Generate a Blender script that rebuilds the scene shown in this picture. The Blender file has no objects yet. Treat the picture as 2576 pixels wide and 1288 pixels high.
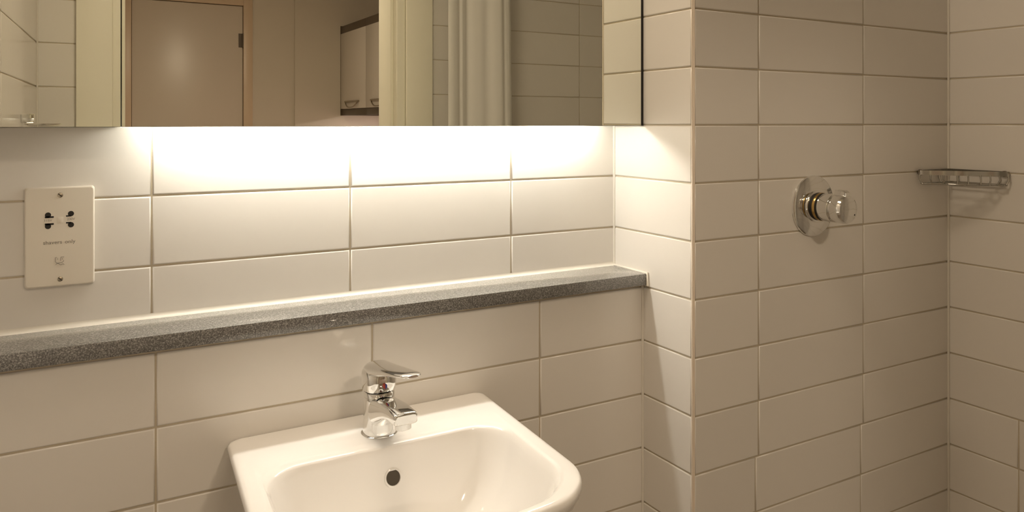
import bpy, bmesh, math, random
from mathutils import Vector, Matrix
random.seed(7)
PI = math.pi
SC = bpy.context.scene
COL = SC.collection

# ------------------------------------------------------------------ camera
F_PX, YAW, HORIZON = 1923.18, 0.5199, 308.9          # focal length (px of 2576), turn from the wall normal, horizon row
CAM_Y, CAM_Z = -1.1993, 1.30
cam = bpy.data.cameras.new('camera'); cam_o = bpy.data.objects.new('camera', cam); COL.objects.link(cam_o)
cam_o.location = (0, CAM_Y, CAM_Z); cam_o.rotation_euler = (PI/2, 0, -YAW)
cam.sensor_fit = 'HORIZONTAL'; cam.sensor_width = 36; cam.lens = 36*F_PX/2576
cam.shift_y = -(644-HORIZON)/2576; cam.clip_start = 0.005
SC.camera = cam_o
# ------------------------------------------------------------------ world, exposure, lamp strengths
w = bpy.data.worlds.new('world'); SC.world = w; w.use_nodes = True
w.node_tree.nodes['Background'].inputs[0].default_value = (1.0, 0.82, 0.62, 1)
w.node_tree.nodes['Background'].inputs[1].default_value = 0.0
vs = SC.view_settings
vs.view_transform = 'Standard'; vs.look = 'None'; vs.gamma = 1.0; vs.use_curve_mapping = False
vs.exposure = 0.0
TUBE_STRENGTH = 45.0          # the strip light under the mirror cabinet
BATH_GLOW = 17.0              # opal bathroom ceiling light (emission)
HALL_GLOW = 112.0             # opal hallway ceiling light (emission)
TUBE_COL = (1.0, 0.96, 0.88)
WARM = (1.0, 0.82, 0.62)

# ------------------------------------------------------------------ helpers
def yD(d):                    # distance in front of the camera's plane -> world Y
    return d + CAM_Y
def tag(o, label=None, cat=None, group=None, kind=None):
    if label: o['label'] = label
    if cat: o['category'] = cat
    if group: o['group'] = group
    if kind: o['kind'] = kind
    return o
def empty(name, loc=(0,0,0), rz=0):
    o = bpy.data.objects.new(name, None); COL.objects.link(o)
    o.location = loc; o.rotation_euler = (0,0,rz); o.empty_display_size = 0.05
    return o
def link_mesh(name, me, mat, parent=None, loc=(0,0,0), rz=0):
    o = bpy.data.objects.new(name, me); COL.objects.link(o)
    if mat is not None and not me.materials:
        for m in (mat if isinstance(mat, (list, tuple)) else [mat]): me.materials.append(m)
    if parent: o.parent = parent
    o.location = loc; o.rotation_euler = (0,0,rz)
    return o
def from_bm(name, bm, mat, parent=None, smooth=None, loc=(0,0,0), rz=0):
    me = bpy.data.meshes.new(name)
    bmesh.ops.recalc_face_normals(bm, faces=bm.faces[:])
    bm.to_mesh(me); bm.free()
    if smooth is not None:
        me.polygons.foreach_set('use_smooth', [True]*len(me.polygons))
        if smooth < 180:
            try: me.set_sharp_from_angle(angle=math.radians(smooth))
            except Exception: pass
    for p in me.polygons:
        if len(p.vertices) > 8: p.use_smooth = False
    return link_mesh(name, me, mat, parent, loc, rz)
def add_box(bm, x0, x1, y0, y1, z0, z1, bev=0, seg=2, mi=0):
    r = bmesh.ops.create_cube(bm, size=1)
    vsx = r['verts']
    bmesh.ops.scale(bm, vec=(x1-x0, y1-y0, z1-z0), verts=vsx)
    bmesh.ops.translate(bm, vec=((x0+x1)/2, (y0+y1)/2, (z0+z1)/2), verts=vsx)
    fs = set(f for v in vsx for f in v.link_faces)
    if bev:
        es = list(set(e for v in vsx for e in v.link_edges))
        r2 = bmesh.ops.bevel(bm, geom=es, offset=bev, segments=seg, affect='EDGES', profile=0.5)
        fs = set(r2['faces']) | set(f for f in fs if f.is_valid)
    for f in fs: f.material_index = mi
def box(name, x0, x1, y0, y1, z0, z1, mat, parent=None, bev=0, loc=(0,0,0), rz=0):
    bm = bmesh.new(); add_box(bm, x0, x1, y0, y1, z0, z1, bev)
    return from_bm(name, bm, mat, parent, 35 if bev else None, loc, rz)
def loft_bm(bm, rings, cap0=True, cap1=True, closed=True):
    vr = [[bm.verts.new(p) for p in r] for r in rings]
    n = len(rings[0])
    for a, b in zip(vr, vr[1:]):
        for i in range(n if closed else n-1):
            j = (i+1) % n
            bm.faces.new((a[i], a[j], b[j], b[i]))
    if cap0: bm.faces.new(list(reversed(vr[0])))
    if cap1: bm.faces.new(vr[-1])
def tube_bm(bm, pts, r, n=10, closed=False):
    pts = [Vector(p) for p in pts]; rings = []
    m = len(pts); prev = None
    for i, p in enumerate(pts):
        a = pts[(i-1) % m] if (closed or i > 0) else p
        b = pts[(i+1) % m] if (closed or i < m-1) else p
        t = (b-a).normalized()
        up = prev if prev is not None else (Vector((0,0,1)) if abs(t.z) < .9 else Vector((1,0,0)))
        s = t.cross(up).normalized(); u = s.cross(t).normalized(); prev = u
        rr = r[i] if isinstance(r, (list, tuple)) else r
        rings.append([p + s*math.cos(2*PI*k/n)*rr + u*math.sin(2*PI*k/n)*rr for k in range(n)])
    if closed: rings.append(rings[0])
    loft_bm(bm, rings, not closed, not closed)
    if closed: bmesh.ops.remove_doubles(bm, verts=bm.verts[:], dist=1e-7)
def lathe_bm(bm, prof, n=48, axis='y', c=(0,0,0)):
    """profile of (radius, distance along the axis); axis 'y' runs towards -Y"""
    rings = []
    for r, d in prof:
        ring = []
        for k in range(n):
            a = 2*PI*k/n
            if axis == 'y': ring.append((c[0]+r*math.cos(a), c[1]-d, c[2]+r*math.sin(a)))
            else: ring.append((c[0]+r*math.cos(a), c[1]+r*math.sin(a), c[2]+d))
        rings.append(ring)
    loft_bm(bm, rings)
def spline(pts, per=8, closed=False):
    out = []; n = len(pts); P = [Vector(p) for p in pts]
    rng = range(n) if closed else range(n-1)
    for i in rng:
        p0 = P[(i-1) % n] if (closed or i > 0) else P[i]
        p1, p2 = P[i], P[(i+1) % n]
        p3 = P[(i+2) % n] if (closed or i < n-2) else P[i+1]
        for k in range(per):
            t = k/per
            out.append(0.5*((2*p1)+(-p0+p2)*t+(2*p0-5*p1+4*p2-p3)*t*t+(-p0+3*p1-3*p2+p3)*t**3))
    if not closed: out.append(P[-1])
    return out

# ------------------------------------------------------------------ materials
def new_mat(name):
    m = bpy.data.materials.new(name); m.use_nodes = True
    return m, m.node_tree, m.node_tree.nodes['Principled BSDF']
def plain(name, col, rough=.4, metal=0, spec=.5, bump=0, bscale=60, coat=0):
    m, nt, p = new_mat(name)
    p.inputs['Base Color'].default_value = (*col, 1); p.inputs['Roughness'].default_value = rough
    p.inputs['Metallic'].default_value = metal; p.inputs['Specular IOR Level'].default_value = spec
    p.inputs['Coat Weight'].default_value = coat
    if bump:
        tc = nt.nodes.new('ShaderNodeTexCoord'); n = nt.nodes.new('ShaderNodeTexNoise'); b = nt.nodes.new('ShaderNodeBump')
        n.inputs['Scale'].default_value = bscale; n.inputs['Detail'].default_value = 3
        b.inputs['Strength'].default_value = bump; b.inputs['Distance'].default_value = .002
        nt.links.new(tc.outputs['Object'], n.inputs['Vector']); nt.links.new(n.outputs['Fac'], b.inputs['Height'])
        nt.links.new(b.outputs['Normal'], p.inputs['Normal'])
    return m
def tile_material():
    m, nt, p = new_mat('glazed_tile'); L = nt.links
    oi = nt.nodes.new('ShaderNodeObjectInfo'); mp = nt.nodes.new('ShaderNodeMapRange')
    mp.inputs['To Min'].default_value = .97; mp.inputs['To Max'].default_value = 1.03
    L.new(oi.outputs['Random'], mp.inputs['Value'])
    mx = nt.nodes.new('ShaderNodeVectorMath'); mx.operation = 'SCALE'
    mx.inputs[0].default_value = (.80, .765, .71); L.new(mp.outputs['Result'], mx.inputs['Scale'])
    L.new(mx.outputs['Vector'], p.inputs['Base Color'])
    tc = nt.nodes.new('ShaderNodeTexCoord'); n = nt.nodes.new('ShaderNodeTexNoise')
    n.inputs['Scale'].default_value = 9; n.inputs['Detail'].default_value = 2
    L.new(tc.outputs['Object'], n.inputs['Vector'])
    b = nt.nodes.new('ShaderNodeBump'); b.inputs['Strength'].default_value = .05; b.inputs['Distance'].default_value = .004
    L.new(n.outputs['Fac'], b.inputs['Height']); L.new(b.outputs['Normal'], p.inputs['Normal'])
    p.inputs['Roughness'].default_value = .16; p.inputs['Specular IOR Level'].default_value = .5
    return m
def stone_material():
    m, nt, p = new_mat('speckled_stone'); L = nt.links
    tc = nt.nodes.new('ShaderNodeTexCoord'); n = nt.nodes.new('ShaderNodeTexNoise')
    n.inputs['Scale'].default_value = 540; n.inputs['Detail'].default_value = 2.5; n.inputs['Roughness'].default_value = .75
    r = nt.nodes.new('ShaderNodeValToRGB'); e = r.color_ramp.elements
    e[0].position = .33; e[0].color = (.034, .032, .029, 1); e[1].position = .72; e[1].color = (.46, .45, .42, 1)
    x = e.new(.50); x.color = (.125, .12, .112, 1)
    L.new(tc.outputs['Object'], n.inputs['Vector']); L.new(n.outputs['Fac'], r.inputs['Fac'])
    L.new(r.outputs['Color'], p.inputs['Base Color'])
    p.inputs['Roughness'].default_value = .45; p.inputs['Specular IOR Level'].default_value = .9
    p.inputs['Coat Weight'].default_value = .8; p.inputs['Coat Roughness'].default_value = .08
    return m
def emit(name, col, s):
    m, nt, p = new_mat(name)
    p.inputs['Base Color'].default_value = (.9, .9, .9, 1)
    p.inputs['Emission Color'].default_value = (*col, 1); p.inputs['Emission Strength'].default_value = s
    return m
M = dict(
    tile=tile_material(), stone=stone_material(),
    grout=plain('grout', (.56, .49, .37), .85, bump=.3, bscale=400),
    sealant=plain('sealant', (.78, .74, .66), .35),
    ceramic=plain('ceramic_glaze', (.92, .90, .87), .09, coat=.3),
    chrome=plain('chrome', (.82, .82, .81), .06, 1),
    wire=plain('dull_chrome', (.50, .49, .46), .18, 1),
    mirror=plain('mirror_silver', (.95, .97, .90), 0.0, 1),
    mirror_edge=plain('mirror_edge_glass', (.05, .06, .045), .2),
    carcass=plain('cabinet_carcass', (.55, .52, .46), .4),
    dark=plain('black_and_recess_shade', (.012, .010, .008), .6),  # black parts, and the painted shade of the mirror gap and socket holes
    plate=plain('socket_plastic', (.78, .72, .62), .28),
    ink=plain('grey_ink', (.20, .18, .15), .6),
    brass=plain('brass', (.62, .42, .16), .25, 1),
    steel=plain('screw_steel', (.42, .37, .29), .3, 1),
    red=plain('red_enamel', (.55, .05, .03), .25), blue=plain('blue_enamel', (.04, .06, .35), .25),
    cream=plain('cream_paint', (.92, .89, .75), .35, bump=.05, bscale=120),
    door=plain('door_paint', (.67, .60, .52), .32, bump=.04, bscale=90),
    frame=plain('frame_paint', (.66, .52, .38), .35),
    hallwall=plain('hallway_wall_paint', (.66, .60, .51), .7, bump=.08, bscale=150),
    unit=plain('cabinet_laminate', (.80, .75, .69), .3),
    umber=plain('dark_brown_trim', (.115, .085, .058), .4),
    ceiling=plain('ceiling_paint', (.80, .77, .70), .9, bump=.05, bscale=120),
    floor=plain('floor_vinyl', (.33, .28, .22), .45, bump=.1, bscale=200),
    white=plain('white_enamel', (.82, .79, .72), .3),
    splash=plain('splashback_paint', (.78, .66, .62), .5),
    tube=emit('fluorescent_tube', TUBE_COL, TUBE_STRENGTH),
)
def curtain_material():
    m, nt, p = new_mat('curtain_fabric'); L = nt.links
    p.inputs['Base Color'].default_value = (.93, .91, .86, 1); p.inputs['Roughness'].default_value = .6
    tr = nt.nodes.new('ShaderNodeBsdfTranslucent'); tr.inputs['Color'].default_value = (.88, .84, .76, 1)
    mx = nt.nodes.new('ShaderNodeMixShader'); mx.inputs[0].default_value = .10
    out = nt.nodes['Material Output']
    L.new(p.outputs[0], mx.inputs[1]); L.new(tr.outputs[0], mx.inputs[2]); L.new(mx.outputs[0], out.inputs['Surface'])
    return m
M['curtain'] = curtain_material()

# ------------------------------------------------------------------ tiled walls
GAP, BEV, PROUD = .0026, .0019, .0017
_tiles = {}
def tile_mesh(wd, ht):
    key = (round(wd, 4), round(ht, 4))
    if key in _tiles: return _tiles[key]
    a, b = wd/2-GAP/2, ht/2-GAP/2
    def ring(i, y): return [(-a+i, y, -b+i), (a-i, y, -b+i), (a-i, y, b-i), (-a+i, y, b-i)]
    rings = [ring(0, .005), ring(0, BEV*.8), ring(BEV*.3, BEV*.25), ring(BEV, 0)]
    bm = bmesh.new(); loft_bm(bm, rings, False, True)
    bmesh.ops.recalc_face_normals(bm, faces=bm.faces[:])
    me = bpy.data.meshes.new('tile'); bm.to_mesh(me); bm.free()
    # front must look towards -Y
    front = max(me.polygons, key=lambda p: p.area)
    if front.normal.y > 0: me.flip_normals()
    for p in me.polygons: p.use_smooth = (p.index != front.index)
    me.materials.append(M['tile']); _tiles[key] = me
    return me
def tiled_wall(name, origin, rz, u0, u1, z0, z1, rows, cols, thick=.08, skip=None):
    """local x runs along the wall, the tile faces lie at y = 0 and look towards -y. rows: joint heights, top down.
       cols(k): joint positions of row k"""
    slab = box(name, u0, u1, PROUD, PROUD+thick, z0, z1, M['grout'], None, 0, origin, rz)
    tag(slab, kind='structure')
    for k in range(len(rows)-1):
        zt, zb = rows[k], rows[k+1]
        zt_, zb_ = min(zt, z1+.001), max(zb, z0-.001)
        if zt_-zb_ < .02: continue
        for a, b in cols(k, (zt_+zb_)/2):
            if b-a < .012: continue
            link_mesh('tile', tile_mesh(b-a, zt_-zb_), None, slab, ((a+b)/2, 0, (zt_+zb_)/2))
    return slab
def pairs(xs): return list(zip(xs, xs[1:]))
R0, PITCH = 1.2962, .1
ZL = [R0 - PITCH*k for k in range(-11, 14)]              # joint heights, same round the basin and the shower
X_R, Y_B, Y_S, X_B = .9173, yD(1.1131), yD(.9801), 1.6639
Y_OPP, X_CORNER, LEAN = yD(-.25), -.09, .054
X_NICHE = 1.95
tag(box('floor', -.6, 2.4, -4.4, .15, -.08, 0, M['floor']), kind='structure')
tag(box('ceiling', -.6, 2.4, -4.4, .15, 2.40, 2.46, M['ceiling']), kind='structure')
tiled_wall('wall_back', (0, 0, 0), 0, -.17, X_R, 1.0, 2.40, [z for z in ZL if z < 1.42], lambda k, z: pairs([-.165, .0956, .3863, .685, X_R]))
tiled_wall('wall_boxing', (0, Y_B, 0), 0, -.17, X_R, 0, 1.0, [z for z in ZL if z < 1.0], lambda k, z: pairs([-.165, .0936, .393, .6927, X_R]), .07)
tiled_wall('wall_pillar', (X_R, 0, 0), -PI/2, .0, -Y_S-.004, 0, 2.40, ZL, lambda k, z: [(.0, -Y_S-.0035)], .05)
def shower_cols(k, z):
    s = -.008 if z < R0-.6 else 0
    return pairs([X_R+.0035, 1.0764+s, 1.373+s, X_B])
tiled_wall('wall_shower', (0, Y_S, 0), 0, X_R+.004, X_B+.05, 0, 2.40, ZL, shower_cols, .1)
def right_cols(k, z):
    s = -.022 if z < R0-.6 else 0
    return pairs([0, .1655+s, .47])
tiled_wall('wall_right', (X_B, Y_S, 0), -PI/2, .0, .47, 0, 2.40, ZL, right_cols, .08)
Y_J = Y_S-.47
ZO = [1.30+.1217*(.82+n) for n in range(9, -13, -1)]     # coarser courses on the door wall and the wall beside it
tiled_wall('wall_niche', (X_NICHE, Y_J, 0), -PI/2, 0, Y_J-Y_OPP, 0, 2.40, ZO, lambda k, z: pairs([0, .36, Y_J-Y_OPP]), .08)
tag(box('wall_niche_return', X_B+.01, X_NICHE+.08, Y_J, Y_J+.06, 0, 2.40, M['tile']), kind='structure')
# door wall: looks towards +Y, so local x runs towards -X
OPEN0, OPEN1, OPEN_Z = .117, .9586, 2.08
def opp_cols(k, z):
    full = [-X_NICHE, -1.719, -1.354, -.989, -.62, -.26, -X_CORNER]
    if z > OPEN_Z+.10: return pairs(full)
    return [(-X_NICHE, -1.719), (-1.719, -1.354), (-1.354, -1.06), (-.03, -X_CORNER)]
wo = bmesh.new()
for a, b, z0, z1 in ((X_CORNER, OPEN0-.02, 0, 2.40), (OPEN1+.02, X_NICHE+.02, 0, 2.40), (OPEN0-.02, OPEN1+.02, OPEN_Z+.02, 2.40)):
    add_box(wo, -b, -a, PROUD, .16, z0, z1)
wall_o = tag(from_bm('wall_door', wo, M['grout'], None, None, (0, Y_OPP, 0), PI), kind='structure')
for k in range(len(ZO)-1):
    zt, zb = min(ZO[k], 2.40), max(ZO[k+1], 0)
    if zt-zb < .03: continue
    for a, b in opp_cols(k, (zt+zb)/2):
        link_mesh('tile', tile_mesh(b-a, zt-zb), None, wall_o, ((a+b)/2, 0, (zt+zb)/2))
ang = math.atan2(1, -LEAN)
tiled_wall('wall_left', (X_CORNER, Y_OPP, 0), ang, 0, 1.448, 0, 2.40, ZO, lambda k, z: pairs([.002, .66, 1.02, 1.447]), .08)

# corner trim and sealant beads
def bead(name, pts, r, mat, parent=None):
    bm = bmesh.new(); tube_bm(bm, pts, r, 8); return from_bm(name, bm, mat, parent, 60)
bm = bmesh.new()
prof = [(X_R, Y_S+.004), (X_R, Y_S+.0015)] + [(X_R+.0045-.0045*math.cos(a), Y_S+.0045-.0045*math.sin(a)) for a in (PI/6, PI/3)] + [(X_R+.0015+.003, Y_S), (X_R+.0045, Y_S+.004)]
loft_bm(bm, [[(x, y, 0) for x, y in prof], [(x, y, 2.40) for x, y in prof]])
tag(from_bm('trim_1', bm, plain('trim_pvc', (.78, .68, .56), .3), None, 40), kind='structure')
for i, (x, y, z0, z1) in enumerate(((X_B-.001, Y_S-.001, 0, 2.40), (X_R-.0005, -.0005, 1.02, 1.4), (X_R-.0005, Y_B-.0005, 0, .998), (X_CORNER+.001, Y_OPP+.001, 0, 2.40))):
    tag(bead('trim_%d' % (i+2), [(x, y, z0), (x, y, z1)], .0028, M['sealant']), kind='structure')

# ------------------------------------------------------------------ door opening, hallway beyond (seen in the mirror)
bm = bmesh.new()
yf, yb = Y_OPP+.004, Y_OPP-.165
add_box(bm, OPEN1, OPEN1+.03, yb, yf, 0, OPEN_Z+.03, .002)
add_box(bm, OPEN0-.03, OPEN0, yb, yf, 0, OPEN_Z+.03, .002)
add_box(bm, OPEN0, OPEN1, yb, yf, OPEN_Z, OPEN_Z+.03, .002)
lin = tag(from_bm('trim_6', bm, M['cream'], None, 35), kind='structure')
bm = bmesh.new()
add_box(bm, OPEN1-.012, OPEN1, yb+.02, yf-.035, 0, OPEN_Z, .002)
add_box(bm, OPEN0, OPEN0+.012, yb+.02, yf-.035, 0, OPEN_Z, .002)
add_box(bm, OPEN0, OPEN1, yb+.02, yf-.035, OPEN_Z-.012, OPEN_Z, .002)
from_bm('door_stop', bm, M['cream'], lin, 35)
for i, (a, b, z0, z1) in enumerate(((.0035, OPEN0-.022, 0, OPEN_Z+.112), (OPEN1+.03, 1.087, 0, OPEN_Z+.112), (OPEN0-.022, OPEN1+.03, OPEN_Z+.022, OPEN_Z+.112))):
    tag(box('trim_%d' % (7+i), a, b, Y_OPP, Y_OPP+.016, z0, z1, M['cream'], None, .004), kind='structure')
Y_FAR, Y_PIER, X_K = yD(2.22-5.3), yD(2.22-5.28), 1.63
D0, D1, DZ = .307, .975, 2.077
bm = bmesh.new()
for a, b, z0, z1 in ((-.5, D0-.02, 0, 2.40), (D1+.02, 2.2, 0, 2.40), (D0-.02, D1+.02, DZ+.02, 2.40)):
    add_box(bm, a, b, Y_FAR-.1, Y_FAR, z0, z1)
tag(from_bm('wall_hall_far', bm, M['hallwall']), kind='structure')
tag(box('wall_hall_pier', 1.31, X_K+.34, Y_FAR, Y_PIER, 0, 2.40, M['hallwall']), kind='structure')
tag(box('wall_hall_left', -.56, -.5, Y_FAR-.1, Y_OPP-.16, 0, 2.40, M['hallwall']), kind='structure')
tag(box('wall_hall_right', X_K+.341, X_K+.41, Y_FAR-.1, Y_OPP-.16, 0, 2.40, M['splash']), kind='structure')
tag(box('wall_hall_near', -.5, X_CORNER, Y_OPP-.16, Y_OPP-.06, 0, 2.40, M['hallwall']), kind='structure')
bm = bmesh.new()
for a, b, z0, z1 in ((D0-.055, D0, 0, DZ+.055), (D1, D1+.058, 0, DZ+.055), (D0, D1, DZ, DZ+.055)):
    add_box(bm, a, b, Y_FAR-.09, Y_FAR+.014, z0, z1, .003)
tag(from_bm('trim_10', bm, M['frame'], None, 35), kind='structure')
d1 = tag(box('door_1', D0+.003, D1-.004, Y_FAR-.04, Y_FAR-.002, .006, DZ-.004, M['door'], None, .0015), kind='structure')
for z in (1.80, .22):
    bm = bmesh.new()
    lathe_bm(bm, [(0, 0), (.007, 0), (.007, .092), (0, .092)], 16, 'z', (D1-.002, Y_FAR+.004, z))
    add_box(bm, D1-.030, D1-.002, Y_FAR-.003, Y_FAR+.001, z, z+.092)
    from_bm('hinge', bm, M['umber'], d1, 40)
bm = bmesh.new()
lathe_bm(bm, [(0, 0), (.026, 0), (.026, .008), (.009, .010), (.009, .045), (0, .045)], 24, 'y', (0, 0, 0))
bmesh.ops.rotate(bm, verts=bm.verts[:], cent=(0,0,0), matrix=Matrix.Rotation(PI, 3, 'Z'))
add_box(bm, -.005, .11, .036, .050, -.009, .009, .004)
from_bm('door_handle', bm, M['steel'], d1, 40, (D0+.06, Y_FAR-.002, 1.0))

def wall_unit(y0, y1, label):
    """kitchen wall cabinet whose doors face -X"""
    t = empty('kitchen_cabinet', (X_K, (y0+y1)/2, 1.351)); t.scale = (1.035, 1.035, 1.035)
    tag(t, label, 'cabinet', 'kitchen wall cabinets in the hallway')
    hw = (y1-y0)/2/1.035
    box('body', .02, .329, -hw+.001, hw-.001, .043, .60, M['unit'], t)
    box('pelmet', .006, .024, -hw, hw, 0, .043, M['umber'], t, .001)
    box('cornice', .002, .329, -hw, hw, .555, .605, M['umber'], t, .001)
    dr = box('door', .0, .019, -hw+.0005, hw-.0005, .0445, .5545, M['unit'], t, .0015)
    pts = [(-.008, -.125, .088), (-.012, -.100, .070), (-.016, -.045, .053), (-.016, .045, .053), (-.012, .100, .070), (-.008, .125, .088)]
    bm = bmesh.new(); tube_bm(bm, spline(pts, 5), .0042, 8); tube_bm(bm, [(-.006, -.140, .090), (-.006, .140, .090)], .0060, 8)
    from_bm('handle', bm, M['steel'], dr, 60)
    return t
yk = Y_PIER
wall_unit(yk, yk+.528, 'pale wall cabinet with bow handle against the far pier, seen in the mirror')
wall_unit(yk+.528, yk+1.056, 'pale wall cabinet with bow handle nearer the doorway, seen in the mirror')
box('end_strip', -.002, .329, -.008, 0, 0, .61, M['umber'], [o for o in bpy.data.objects if o.name == 'kitchen_cabinet'][0], 0, (0, -.255, 0))

# ------------------------------------------------------------------ mirror cabinet over the ledge
Y_M, Z_LIP, X_SEAM, X_ME = yD(1.110), 1.2945, .0526, .911
mc = tag(empty('mirror_cabinet', (0, 0, 1.2945)), 'wide mirror-fronted wall cabinet above the grey stone ledge', 'cabinet')
bm = bmesh.new()
add_box(bm, -.155, X_SEAM+.003, Y_M+.0055, -.0005, .0005, .66)
add_box(bm, X_SEAM+.003, X_ME-.001, Y_M+.006, -.0005, .0445, .66)
from_bm('body', bm, M['carcass'], mc)
box('gap_shade_strip', X_ME-.0012, X_R-.0004, Y_M+.0008, -.001, .0004, .66, M['dark'], mc)  # added black strip: paints the gap's shade and stops lamp light leaking
for a, b in ((-.155, X_SEAM-.0004), (X_SEAM+.0004, X_ME)):
    bm = bmesh.new(); add_box(bm, a, b, Y_M, Y_M+.005, 0, .66, .0004, 1, 1)
    for f in bm.faces:
        f.normal_update()
        if f.normal.y < -.99: f.material_index = 0
    o = from_bm('mirror_door', bm, [M['mirror'], M['mirror_edge']], mc)
sl = tag(empty('strip_light', (0, -.037, 1.321)), 'slim fluorescent strip light hidden under the mirror cabinet', 'light')
bm = bmesh.new(); add_box(bm, .078, .875, -.014, .014, .011, .0172, .002); from_bm('housing', bm, M['white'], sl, 35)
bm = bmesh.new(); tube_bm(bm, [(.095, 0, 0), (.850, 0, 0)], .0078, 20); from_bm('tube', bm, M['tube'], sl, 50)
for a, b in ((.079, .096), (.849, .866)):
    bm = bmesh.new(); add_box(bm, a, b, -.011, .011, -.009, .011, .002); from_bm('end_cap', bm, M['white'], sl, 35)

# ------------------------------------------------------------------ stone ledge
Z_SH, T_SH, Y_SF = 1.0225, .021, yD(1.097)
sh = tag(empty('stone_ledge', (0, 0, Z_SH-T_SH)), 'grey speckled stone ledge running below the mirror cabinet', 'shelf')
box('slab', -.162, X_R-.004, Y_SF, -.0005, 0, T_SH, M['stone'], sh, .0012)
bm = bmesh.new()
n = 8; r = .0065
prof = [(-.0003, 0), (-.0003, r)] + [(-r*(1-math.cos(a)) - .0003, r*(1-math.sin(a))) for a in [PI/2*k/n*1.0 for k in range(1, n)]] + [(-r, 0)]
loft_bm(bm, [[(-.162, y, T_SH+z) for y, z in prof], [(X_R-.001, y, T_SH+z) for y, z in prof]])
from_bm('sealant_bead', bm, M['sealant'], sh, 40)
bm = bmesh.new(); tube_bm(bm, [(X_R-.0028, -.003, T_SH), (X_R-.0028, Y_SF-.001, T_SH), (X_R-.0028, Y_SF-.001, -.001)], .0028, 8)
from_bm('sealant_bead', bm, M['sealant'], sh, 60)

# ------------------------------------------------------------------ shaver socket
def text_mesh(name, body, size, mat, parent, loc, squeeze=1.0):
    cu = bpy.data.curves.new('text', 'FONT'); cu.body = body; cu.size = size; cu.align_x = 'CENTER'; cu.align_y = 'CENTER'; cu.extrude = .00005; cu.space_word = 1.4
    cu.resolution_u = 3
    to = bpy.data.objects.new('text', cu); COL.objects.link(to)
    bpy.context.view_layer.update()
    me = bpy.data.meshes.new_from_object(to.evaluated_get(bpy.context.evaluated_depsgraph_get()))
    bpy.data.objects.remove(to)
    me.transform(Matrix.Rotation(PI/2, 4, 'X') @ Matrix.Diagonal((squeeze, 1, 1, 1)))
    me.materials.clear(); me.materials.append(mat)
    return link_mesh(name, me, mat, parent, loc)
def rounded_rect(hw, hh, r, n=6):
    out = []
    for cx, cz, a0 in ((hw-r, hh-r, 0), (-hw+r, hh-r, PI/2), (-hw+r, -hh+r, PI), (hw-r, -hh+r, 1.5*PI)):
        out += [(cx+r*math.cos(a0+PI/2*k/n), cz+r*math.sin(a0+PI/2*k/n)) for k in range(n+1)]
    return out
SX, SZ = -.0165, 1.1475
so = tag(empty('shaver_socket', (SX, 0, SZ)), 'white shaver socket plate marked shavers only, on the tiled wall', 'socket')
bm = bmesh.new()
rr = lambda i, y: [(x, y, z) for x, z in rounded_rect(.0405-i, .0665-i, .0035)]
loft_bm(bm, [rr(0, 0), rr(0, -.0065), rr(.0006, -.0078), rr(.0018, -.0085)])
from_bm('plate', bm, M['plate'], so, 35)
FY = -.0086
def hole(cx, cz, tail):  # thin black plate, its colour stands in for shade inside the recess
    pts = [(cx+.0036*math.cos(2*PI*k/20), cz+.0036*math.sin(2*PI*k/20)) for k in range(20)]
    bm = bmesh.new()
    loft_bm(bm, [[(x, FY+.001, z) for x, z in pts], [(x, FY-.0001, z) for x, z in pts]])
    (x0, z0, x1, z1) = tail
    add_box(bm, min(x0, x1), max(x0, x1), FY-.0001, FY+.001, min(z0, z1), max(z0, z1))
    return from_bm('socket_hole_shade', bm, M['dark'], so)
hx0, hx1 = -.0140, .0125
hole(hx0, .0295, (hx0-.0036, .0255, hx0+.0066, .0278)); hole(hx0, .0145, (hx0-.0036, .0162, hx0+.0066, .0185))
hole(hx1, .0300, (hx1-.0058, .0262, hx1, .0280)); hole(hx1, .0150, (hx1-.0058, .0170, hx1, .0188))
text_mesh('lettering', '115V', .0044, M['ink'], so, (hx0, FY, .0222)); text_mesh('lettering', '230V', .0044, M['ink'], so, (hx1, FY, .0226))
text_mesh('lettering', 'shavers only', .0068, M['ink'], so, (-.001, FY, -.0075), 1.08)
box('shutter_mark', -.0035, .0035, FY-.0002, FY+.0002, .0185, .0262, M['plate'], so, .0001)
bm = bmesh.new()
def stroke(pts, r=.00028): tube_bm(bm, [(x, FY, z) for x, z in pts], r, 6)
cz = -.0322
stroke([(-.0036, cz+.0046), (-.0055, cz+.0046), (-.0055, cz-.0010), (-.0045, cz-.0026), (-.0030, cz-.0032), (.0012, cz-.0032), (.0032, cz-.0020), (.0042, cz)])
stroke([(.0008, cz+.0046), (.0046, cz+.0046)]); stroke([(.0008, cz+.0046), (.0004, cz-.0004)]); stroke([(-.0030, cz+.0030), (-.0030, cz+.0016)]); stroke([(.0026, cz+.0028), (.0026, cz+.0012)])
stroke([p[:2] for p in spline([(-.0050, cz-.0052, 0), (-.0042, cz-.0040, 0), (-.0020, cz-.0038, 0), (-.0008, cz-.0050, 0), (.0010, cz-.0058, 0), (.0030, cz-.0046, 0), (.0048, cz-.0058, 0)], 4)])
from_bm('shaver_symbol', bm, M['ink'], so)
for z in (.0555, -.0570):
    bm = bmesh.new(); lathe_bm(bm, [(0, -.001), (.0034, -.001), (.0034, .0003), (.0024, .0010), (0, .0011)], 20, 'y', (0, -.0085, z))
    s = from_bm('screw', bm, M['steel'], so, 40)
    bm = bmesh.new(); add_box(bm, -.0031, .0031, -.0097, -.0092, -.0005, .0005)
    bmesh.ops.rotate(bm, verts=bm.verts[:], cent=(0, 0, 0), matrix=Matrix.Rotation(.7, 3, 'Y'))
    from_bm('slot', bm, M['dark'], s, None, (0, 0, z))

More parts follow.
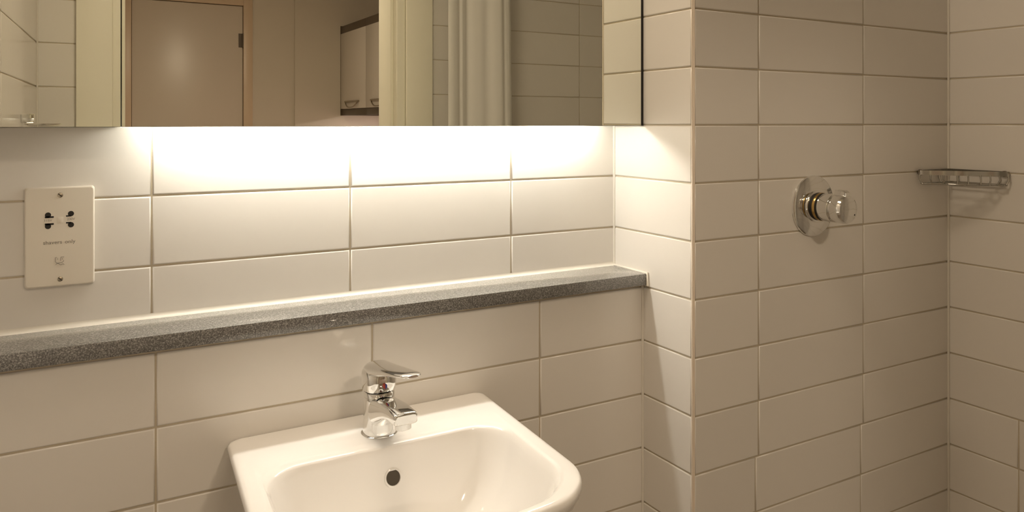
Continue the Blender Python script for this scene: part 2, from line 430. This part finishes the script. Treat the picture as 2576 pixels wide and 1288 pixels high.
# ------------------------------------------------------------------ wash basin
BX, BZ, SHEAR = .3815, .861, -.062
wb = tag(empty('wash_basin', (BX, Y_B, BZ)), 'white ceramic wall-hung wash basin with rounded front under the ledge', 'basin')
def outline(hw, v0, v1, rb, rf, bow, n=12):
    """plan outline, v runs away from the wall; rb/rf back and front corner radii; bow: how far the front swells"""
    pts = []
    def arc(cx, cv, r, a0, a1, m):
        for k in range(m+1):
            a = a0+(a1-a0)*k/m
            pts.append((cx+r*math.cos(a), cv+r*math.sin(a)))
    def line(p, q, m):
        for k in range(1, m): pts.append((p[0]+(q[0]-p[0])*k/m, p[1]+(q[1]-p[1])*k/m))
    vf = v1-bow
    line((0, v0), (hw-rb, v0), n)
    arc(hw-rb, v0+rb, rb, -PI/2, 0, n)
    line((hw, v0+rb), (hw, vf-rf), n)
    arc(hw-rf, vf-rf, rf, 0, PI/2, n)
    line((hw-rf, vf), (-hw+rf, vf), 2*n)
    arc(-hw+rf, vf-rf, rf, PI/2, PI, n)
    line((-hw, vf-rf), (-hw, v0+rb), n)
    arc(-hw+rb, v0+rb, rb, PI, 1.5*PI, n)
    line((-hw+rb, v0), (0, v0), n); pts.append((0, v0))
    out = []
    for x, v in pts:
        if v > (v0+v1)/2: v += bow*math.cos(min(1, abs(x)/hw)*PI/2)*((v-(v0+v1)/2)/(vf-(v0+v1)/2))
        out.append((x, v))
    return out
def ring3(pts, z): return [(x+SHEAR*v, -v, z) for x, v in pts]
def mixo(a, b, t): return [((1-t)*p[0]+t*q[0], (1-t)*p[1]+t*q[1]) for p, q in zip(a, b)]
OUT = lambda i: outline(.199-i, .0005+i*.25, .386-i, .012, .075-i*.5, .022)
rim_o, inn = OUT(0), outline(.1715, .118, .371, .052, .072, .020)
cen = (0, .215)
def sc(o, s, cv=cen[1]): return [(x*s, cv+(v-cv)*s) for x, v in o]
bot = outline(.085, .0005, .235, .012, .07, .02)
rings = [ring3(sc(bot, .6, .1), -.205), ring3(bot, -.195)]
for t, z in ((.12, -.165), (.32, -.125), (.62, -.08), (.86, -.045), (.965, -.024), (.992, -.015)):
    rings.append(ring3(mixo(bot, rim_o, t), z))
rings += [ring3(rim_o, -.010), ring3(rim_o, -.007), ring3(OUT(.0012), -.0032), ring3(OUT(.0035), -.0010), ring3(OUT(.008), -.0002), ring3(OUT(.012), 0), ring3(OUT(.0135), 0)]
mid = mixo(OUT(.0135), inn, .5)
rings += [ring3(mid, 0), ring3(mixo(OUT(.0135), inn, .88), -.0004), ring3(inn, -.0030)]
for s_, z in ((.985, -.0065), (.970, -.0125), (.955, -.022), (.925, -.042), (.875, -.066), (.79, -.090), (.66, -.110), (.48, -.124), (.28, -.131), (.12, -.133)):
    rings.append(ring3(sc(inn, s_, .118+.97*(.245-.118)-.02*(1-s_)), z))
bm = bmesh.new(); loft_bm(bm, rings)
basin = from_bm('bowl', bm, M['ceramic'], wb, 180)
wn = basin.modifiers.new('weighted_normals', 'WEIGHTED_NORMAL'); wn.weight = 90
# overflow hole on the rear wall of the bowl
nrm = Vector((0, -.955, .30)).normalized()
oc = Vector((.0035+SHEAR*.13, -.1285, -.0445))
q = nrm.to_track_quat('Z', 'Y').to_matrix()
bm = bmesh.new()
R1 = lambda rad, d: [tuple(q @ Vector((rad*math.cos(2*PI*k/32), rad*math.sin(2*PI*k/32), d))) for k in range(32)]
loft_bm(bm, [R1(.0125, -.006), R1(.0125, .0012), R1(.0105, .0018), R1(.0100, .0012), R1(.0098, -.004)], False, False)
ov = from_bm('overflow_ring', bm, M['ceramic'], wb, 60, oc)
bm = bmesh.new(); loft_bm(bm, [R1(.0102, -.004), R1(.0102, .0002)])
from_bm('overflow_hole', bm, plain('overflow_shadow_brass', (.06, .045, .025), .4), wb, None, oc)
bm = bmesh.new(); lathe_bm(bm, [(0, 0), (.031, 0), (.031, .002), (.026, .004), (.018, .002), (0, .002)], 32, 'z', (SHEAR*.245, -.235, -.133))
from_bm('waste', bm, M['chrome'], wb, 40)

# ------------------------------------------------------------------ basin tap
TX, TA = .3762, .0747                       # axis, distance from the lower wall
tp = tag(empty('basin_tap', (TX, Y_B-TA, BZ)), 'chrome single-lever mixer tap standing on the basin rim', 'tap')
def sec(a, z, hw, hh, tilt, n=28, e=2.4):
    """cross-section of a forward-running (towards -Y) loft"""
    out = []
    for k in range(n):
        t = 2*PI*k/n; cx, sx = math.cos(t), math.sin(t)
        x = hw*math.copysign(abs(cx)**(2/e), cx); y = hh*math.copysign(abs(sx)**(2/e), sx)
        out.append((x, -(a - y*math.sin(tilt)), z + y*math.cos(tilt)))
    return out
def hsec(z, ca, rx, ra, n=36, e=2.2):
    out = []
    for k in range(n):
        t = 2*PI*k/n; c, s = math.cos(t), math.sin(t)
        out.append((rx*math.copysign(abs(c)**(2/e), c), -ca + ra*math.copysign(abs(s)**(2/e), s), z))
    return out
bm = bmesh.new()
loft_bm(bm, [hsec(0, .002, .0228, .0238), hsec(.004, .002, .0232, .0242), hsec(.010, .002, .0224, .0234), hsec(.020, .001, .0216, .0228), hsec(.034, .0, .0214, .0226), hsec(.048, -.001, .0218, .0224), hsec(.0575, -.002, .0222, .0222), hsec(.0590, -.002, .0205, .0205)])
body = from_bm('body', bm, M['chrome'], tp, 50)
bm = bmesh.new()
loft_bm(bm, [sec(.002, .032, .0196, .0230, 0, 32, 3), sec(.020, .036, .0192, .0205, .10, 32, 3), sec(.042, .0435, .0184, .0145, .16, 32, 3.4), sec(.062, .0490, .0176, .0105, .14, 32, 4), sec(.080, .0512, .0172, .0085, .06, 32, 4.5), sec(.099, .0515, .0168, .0080, 0, 32, 5), sec(.1030, .0515, .0160, .0072, 0, 32, 5), sec(.1042, .0515, .0140, .0054, 0, 32, 5)])
from_bm('spout', bm, M['chrome'], tp, 60)
bm = bmesh.new(); lathe_bm(bm, [(0, 0), (.0112, 0), (.0126, .001), (.0128, .010), (0, .010)], 32, 'z', (0, -.0890, .0355))
from_bm('aerator', bm, M['chrome'], tp, 40)
bm = bmesh.new()
loft_bm(bm, [hsec(.0600, -.001, .0180, .0180, 36, 2.6), hsec(.0615, -.001, .0220, .0222, 36, 2.6), hsec(.0690, -.001, .0232, .0240, 36, 2.6), hsec(.0790, -.001, .0236, .0244, 36, 2.6), hsec(.0860, -.002, .0224, .0230, 36, 2.5), hsec(.0915, -.003, .0185, .0190), hsec(.0945, -.004, .0130, .0130), hsec(.0955, -.004, .0060, .0060)])
lev = from_bm('handle', bm, M['chrome'], tp, 60)
bm = bmesh.new()
loft_bm(bm, [sec(-.0245, .0760, .0100, .0060, .9), sec(-.0200, .0830, .0165, .0100, .6), sec(-.0080, .0880, .0200, .0105, .28), sec(.010, .0905, .0205, .0100, .2), sec(.034, .0955, .0192, .0080, .18), sec(.062, .1020, .0182, .0058, .18), sec(.092, .1082, .0170, .0042, .16), sec(.114, .1125, .0150, .0034, .14), sec(.124, .1142, .0118, .0028, .1), sec(.1275, .1146, .0070, .0016, .1)])
from_bm('lever', bm, M['chrome'], lev, 60)
for side, mt in ((-1, M['red']), (1, M['blue'])):
    bm = bmesh.new()
    pts = [(0, 0)] + [(side*.0028*math.cos(a), .0036*math.sin(a)) for a in [(-PI/2)+PI*k/8 for k in range(9)]]
    loft_bm(bm, [[(x, -.0235, .0715+z) for x, z in pts], [(x, -.0259, .0715+z) for x, z in pts]])
    from_bm('temperature_mark', bm, mt, lev)
bm = bmesh.new(); lathe_bm(bm, [(0, -.001), (.0255, -.001), (.0258, .0008), (.0245, .0018), (0, .0018)], 36, 'z', (0, -.002, 0))
from_bm('base_ring', bm, M['chrome'], tp, 40)

# ------------------------------------------------------------------ shower valve
sv = tag(empty('shower_valve', (1.2205, Y_S, 1.142)), 'chrome round shower valve with thermostatic knob on the tiled shower wall', 'valve')
def part_lathe(name, prof, mat, par, n=56):
    bm = bmesh.new(); lathe_bm(bm, prof, n); return from_bm(name, bm, mat, par, 35)
part_lathe('cover_plate', [(0, 0), (.0570, 0), (.0580, .0015), (.0575, .0040), (.0545, .0062), (.0300, .0088), (0, .0088)], M['chrome'], sv)
part_lathe('collar', [(0, .008), (.0300, .008), (.0295, .0120), (.0255, .0135), (0, .0135)], M['chrome'], sv)
part_lathe('seal_ring', [(0, .0135), (.0262, .0135), (.0262, .0190), (0, .0190)], M['dark'], sv)
part_lathe('brass_ring', [(0, .0190), (.0262, .0190), (.0266, .0205), (.0262, .0245), (0, .0245)], M['brass'], sv)
part_lathe('seal_ring', [(0, .0245), (.0258, .0245), (.0258, .0285), (0, .0285)], M['dark'], sv)
part_lathe('sleeve', [(0, .0285), (.0252, .0285), (.0260, .0295), (.0262, .0500), (.0255, .0508), (0, .0508)], M['chrome'], sv)
kn = part_lathe('knob', [(0, .0514), (.0258, .0514), (.0265, .0525), (.0268, .0700), (.0262, .0745), (.0240, .0785), (.0195, .0805), (.0100, .0815), (0, .0818)], M['chrome'], sv)
bm = bmesh.new()
tab = [(-.0075, .024), (.0075, .024), (.0068, .0325), (.0045, .0348), (-.0045, .0348), (-.0068, .0325)]
loft_bm(bm, [[(x, -.0535, z) for x, z in tab], [(x, -.0720, z) for x, z in tab], [(x*.8, -.0775, .024+(z-.024)*.7) for x, z in tab]])
from_bm('stop_button', bm, M['chrome'], kn, 35)
bm = bmesh.new(); lathe_bm(bm, [(0, 0), (.0016, 0), (.0016, .0006), (0, .0006)], 12, 'y', (.014, -.0803, -.010))
from_bm('index_dot', bm, M['dark'], kn)

# ------------------------------------------------------------------ corner soap basket
sb = tag(empty('soap_basket', (X_B, Y_S, 1.170)), 'small chrome wire soap basket fitted in the shower corner', 'soap basket')
LA, LB, HB = .114, .126, .030              # reach along the shower wall and along the side wall, height
def plan(off, drop=0):
    e = .003+off
    p = [(-LA+off*.3, -e), (-LA+.004+off, -.022), (-LA+.022+off, -.044), (-.075, -.070), (-.042-off*.2, -LB+.026), (-.022, -LB+.006+off), (-e, -LB+off*.3), (-e, -LB*.5), (-e, -e-.006), (-e-.006, -e), (-LA*.5, -e)]
    return p
def path3(pl, z, per=6):
    return [(x, y, z) for x, y, _ in spline([(x, y, 0) for x, y in pl], per, True)]
top, btm = path3(plan(0), HB-.004), path3(plan(.006), .002)
bm = bmesh.new()
n = len(top)
def inward(i, d):
    c = Vector((-.045, -.048, top[i][2])); v = (c-Vector(top[i])); v.z = 0; v.normalize(); return Vector(top[i])+v*d
band = []
for i in range(n):
    a, b = Vector(top[i]), inward(i, .0022)
    band.append([(a.x, a.y, HB-.0095), (a.x, a.y, HB), (b.x, b.y, HB), (b.x, b.y, HB-.0095)])
band.append(band[0]); loft_bm(bm, band, False, False); bmesh.ops.remove_doubles(bm, verts=bm.verts[:], dist=1e-7)
from_bm('rim', bm, M['wire'], sb, 40)
bm = bmesh.new(); tube_bm(bm, btm, .0019, 8, True); from_bm('base_ring', bm, M['wire'], sb, 60)
for i in (2, 7, 12, 17, 20, 23, 26, 30, 34, 38, 46, 58):
    i %= n; a, b = top[i], btm[i]
    bm = bmesh.new(); tube_bm(bm, [(a[0]*.985, a[1]*.985, HB-.006), (a[0]*.97+b[0]*.03, a[1]*.97+b[1]*.03, .012), (b[0], b[1], .002)], .0016, 8)
    from_bm('wire', bm, M['wire'], sb, 60)
for k in range(5):
    x = -.018-.018*k
    ys = [p[1] for p in btm if abs(p[0]-x) < .008]
    bm = bmesh.new(); tube_bm(bm, [(x, max(ys), .002), (x, min(ys), .002)], .0014, 8); from_bm('base_wire', bm, M['wire'], sb, 60)
for loc, rz in (((-LA+.008, -.0015, HB-.005), 0), ((-.0015, -LB+.008, HB-.005), -PI/2)):
    bm = bmesh.new(); lathe_bm(bm, [(0, -.0015), (.006, -.0015), (.006, .004), (.004, .006), (0, .006)], 20, 'y')
    from_bm('fixing', bm, M['umber'], sb, 40, loc, rz)

# ------------------------------------------------------------------ soap dish on the left wall (seen in the mirror)
cd = empty('soap_dish', (X_CORNER-LEAN*.33, Y_OPP+.33, 1.2955), ang)
tag(cd, 'chrome soap dish on a square bracket on the side wall, seen in the mirror', 'soap dish')
box('bracket', -.015, .015, -.026, 0, .004, .026, M['chrome'], cd, .002)
bm = bmesh.new(); lathe_bm(bm, [(0, -.004), (.030, -.004), (.038, .001), (.0395, .0025), (.037, .0022), (.029, -.002), (0, -.002)], 40, 'z', (0, -.044, 0))
from_bm('dish', bm, M['chrome'], cd, 40)

# ------------------------------------------------------------------ shower curtain (seen in the mirror)
cu = tag(empty('shower_curtain', (0, 0, .05)), 'white shower curtain drawn into a bunch by the door wall, seen in the mirror', 'curtain')
YC, C0, C1 = Y_OPP+.10, 1.10, 1.345
def curtain_pts(z):
    out = []; N = 160; sp = 1+.10*(1-z/2.33)
    for k in range(N+1):
        s = k/N
        x = C0 + (C1-C0)*(s)*1.0 + .012*math.sin(9*s+1) * (1 if 0 < k < N else 0)
        x = C0 + (x-C0)*sp + .02*(1-z/2.33)*0
        y = YC + .004*math.sin(2*PI*4.3*s+.6) + .010*math.sin(2*PI*1.3*s+1.3+.2*z) + .0008*math.sin(2*PI*9*s+z)
        out.append((x, y, z))
    return out
bm = bmesh.new(); loft_bm(bm, [curtain_pts(.06+2.27*k/14) for k in range(15)], False, False, False)
c = from_bm('fabric', bm, M['curtain'], cu, 180); c.location = (0, 0, -.05)
md = c.modifiers.new('thickness', 'SOLIDIFY'); md.thickness = .0012
bm = bmesh.new(); add_box(bm, C0-.04, C0+.30, YC-.014, YC+.014, 2.328-.05, 2.35, .002); from_bm('track', bm, M['white'], cu, 35)

# ------------------------------------------------------------------ ceiling lights
def ceiling_light(loc, glow, r, label):
    t = tag(empty('ceiling_light', loc), label, 'light')
    bm = bmesh.new(); lathe_bm(bm, [(0, -.001), (r+.012, -.001), (r+.012, -.016), (r+.004, -.020), (0, -.020)], 40, 'z'); from_bm('base', bm, M['white'], t, 40)
    bm = bmesh.new(); lathe_bm(bm, [(0, -.021), (r, -.021), (r, -.026), (r*.9, -.034), (r*.6, -.040), (r*.3, -.042), (0, -.0425)], 40, 'z')
    from_bm('opal_diffuser', bm, emit('opal_glow', WARM, glow), t, 60)
    return t
ceiling_light((.38, -.38, 2.40), BATH_GLOW, .20, 'round opal light on the bathroom ceiling')
ceiling_light((.64, -2.25, 2.40), HALL_GLOW, .12, 'round opal light on the hallway ceiling')
# lamp under the kitchen wall cabinets
uk = tag(empty('under_cabinet_light', (X_K+.15, Y_PIER+.52, 1.377)), 'small lamp fixed under the kitchen wall cabinets', 'light')
box('lamp_body', -.02, .02, -.30, .30, 0, .016, M['white'], uk, .002)
box('lamp_strip', -.012, .012, -.28, .28, -.004, 0, emit('pink_white_glow', (1.0, .80, .74), 60.0), uk)
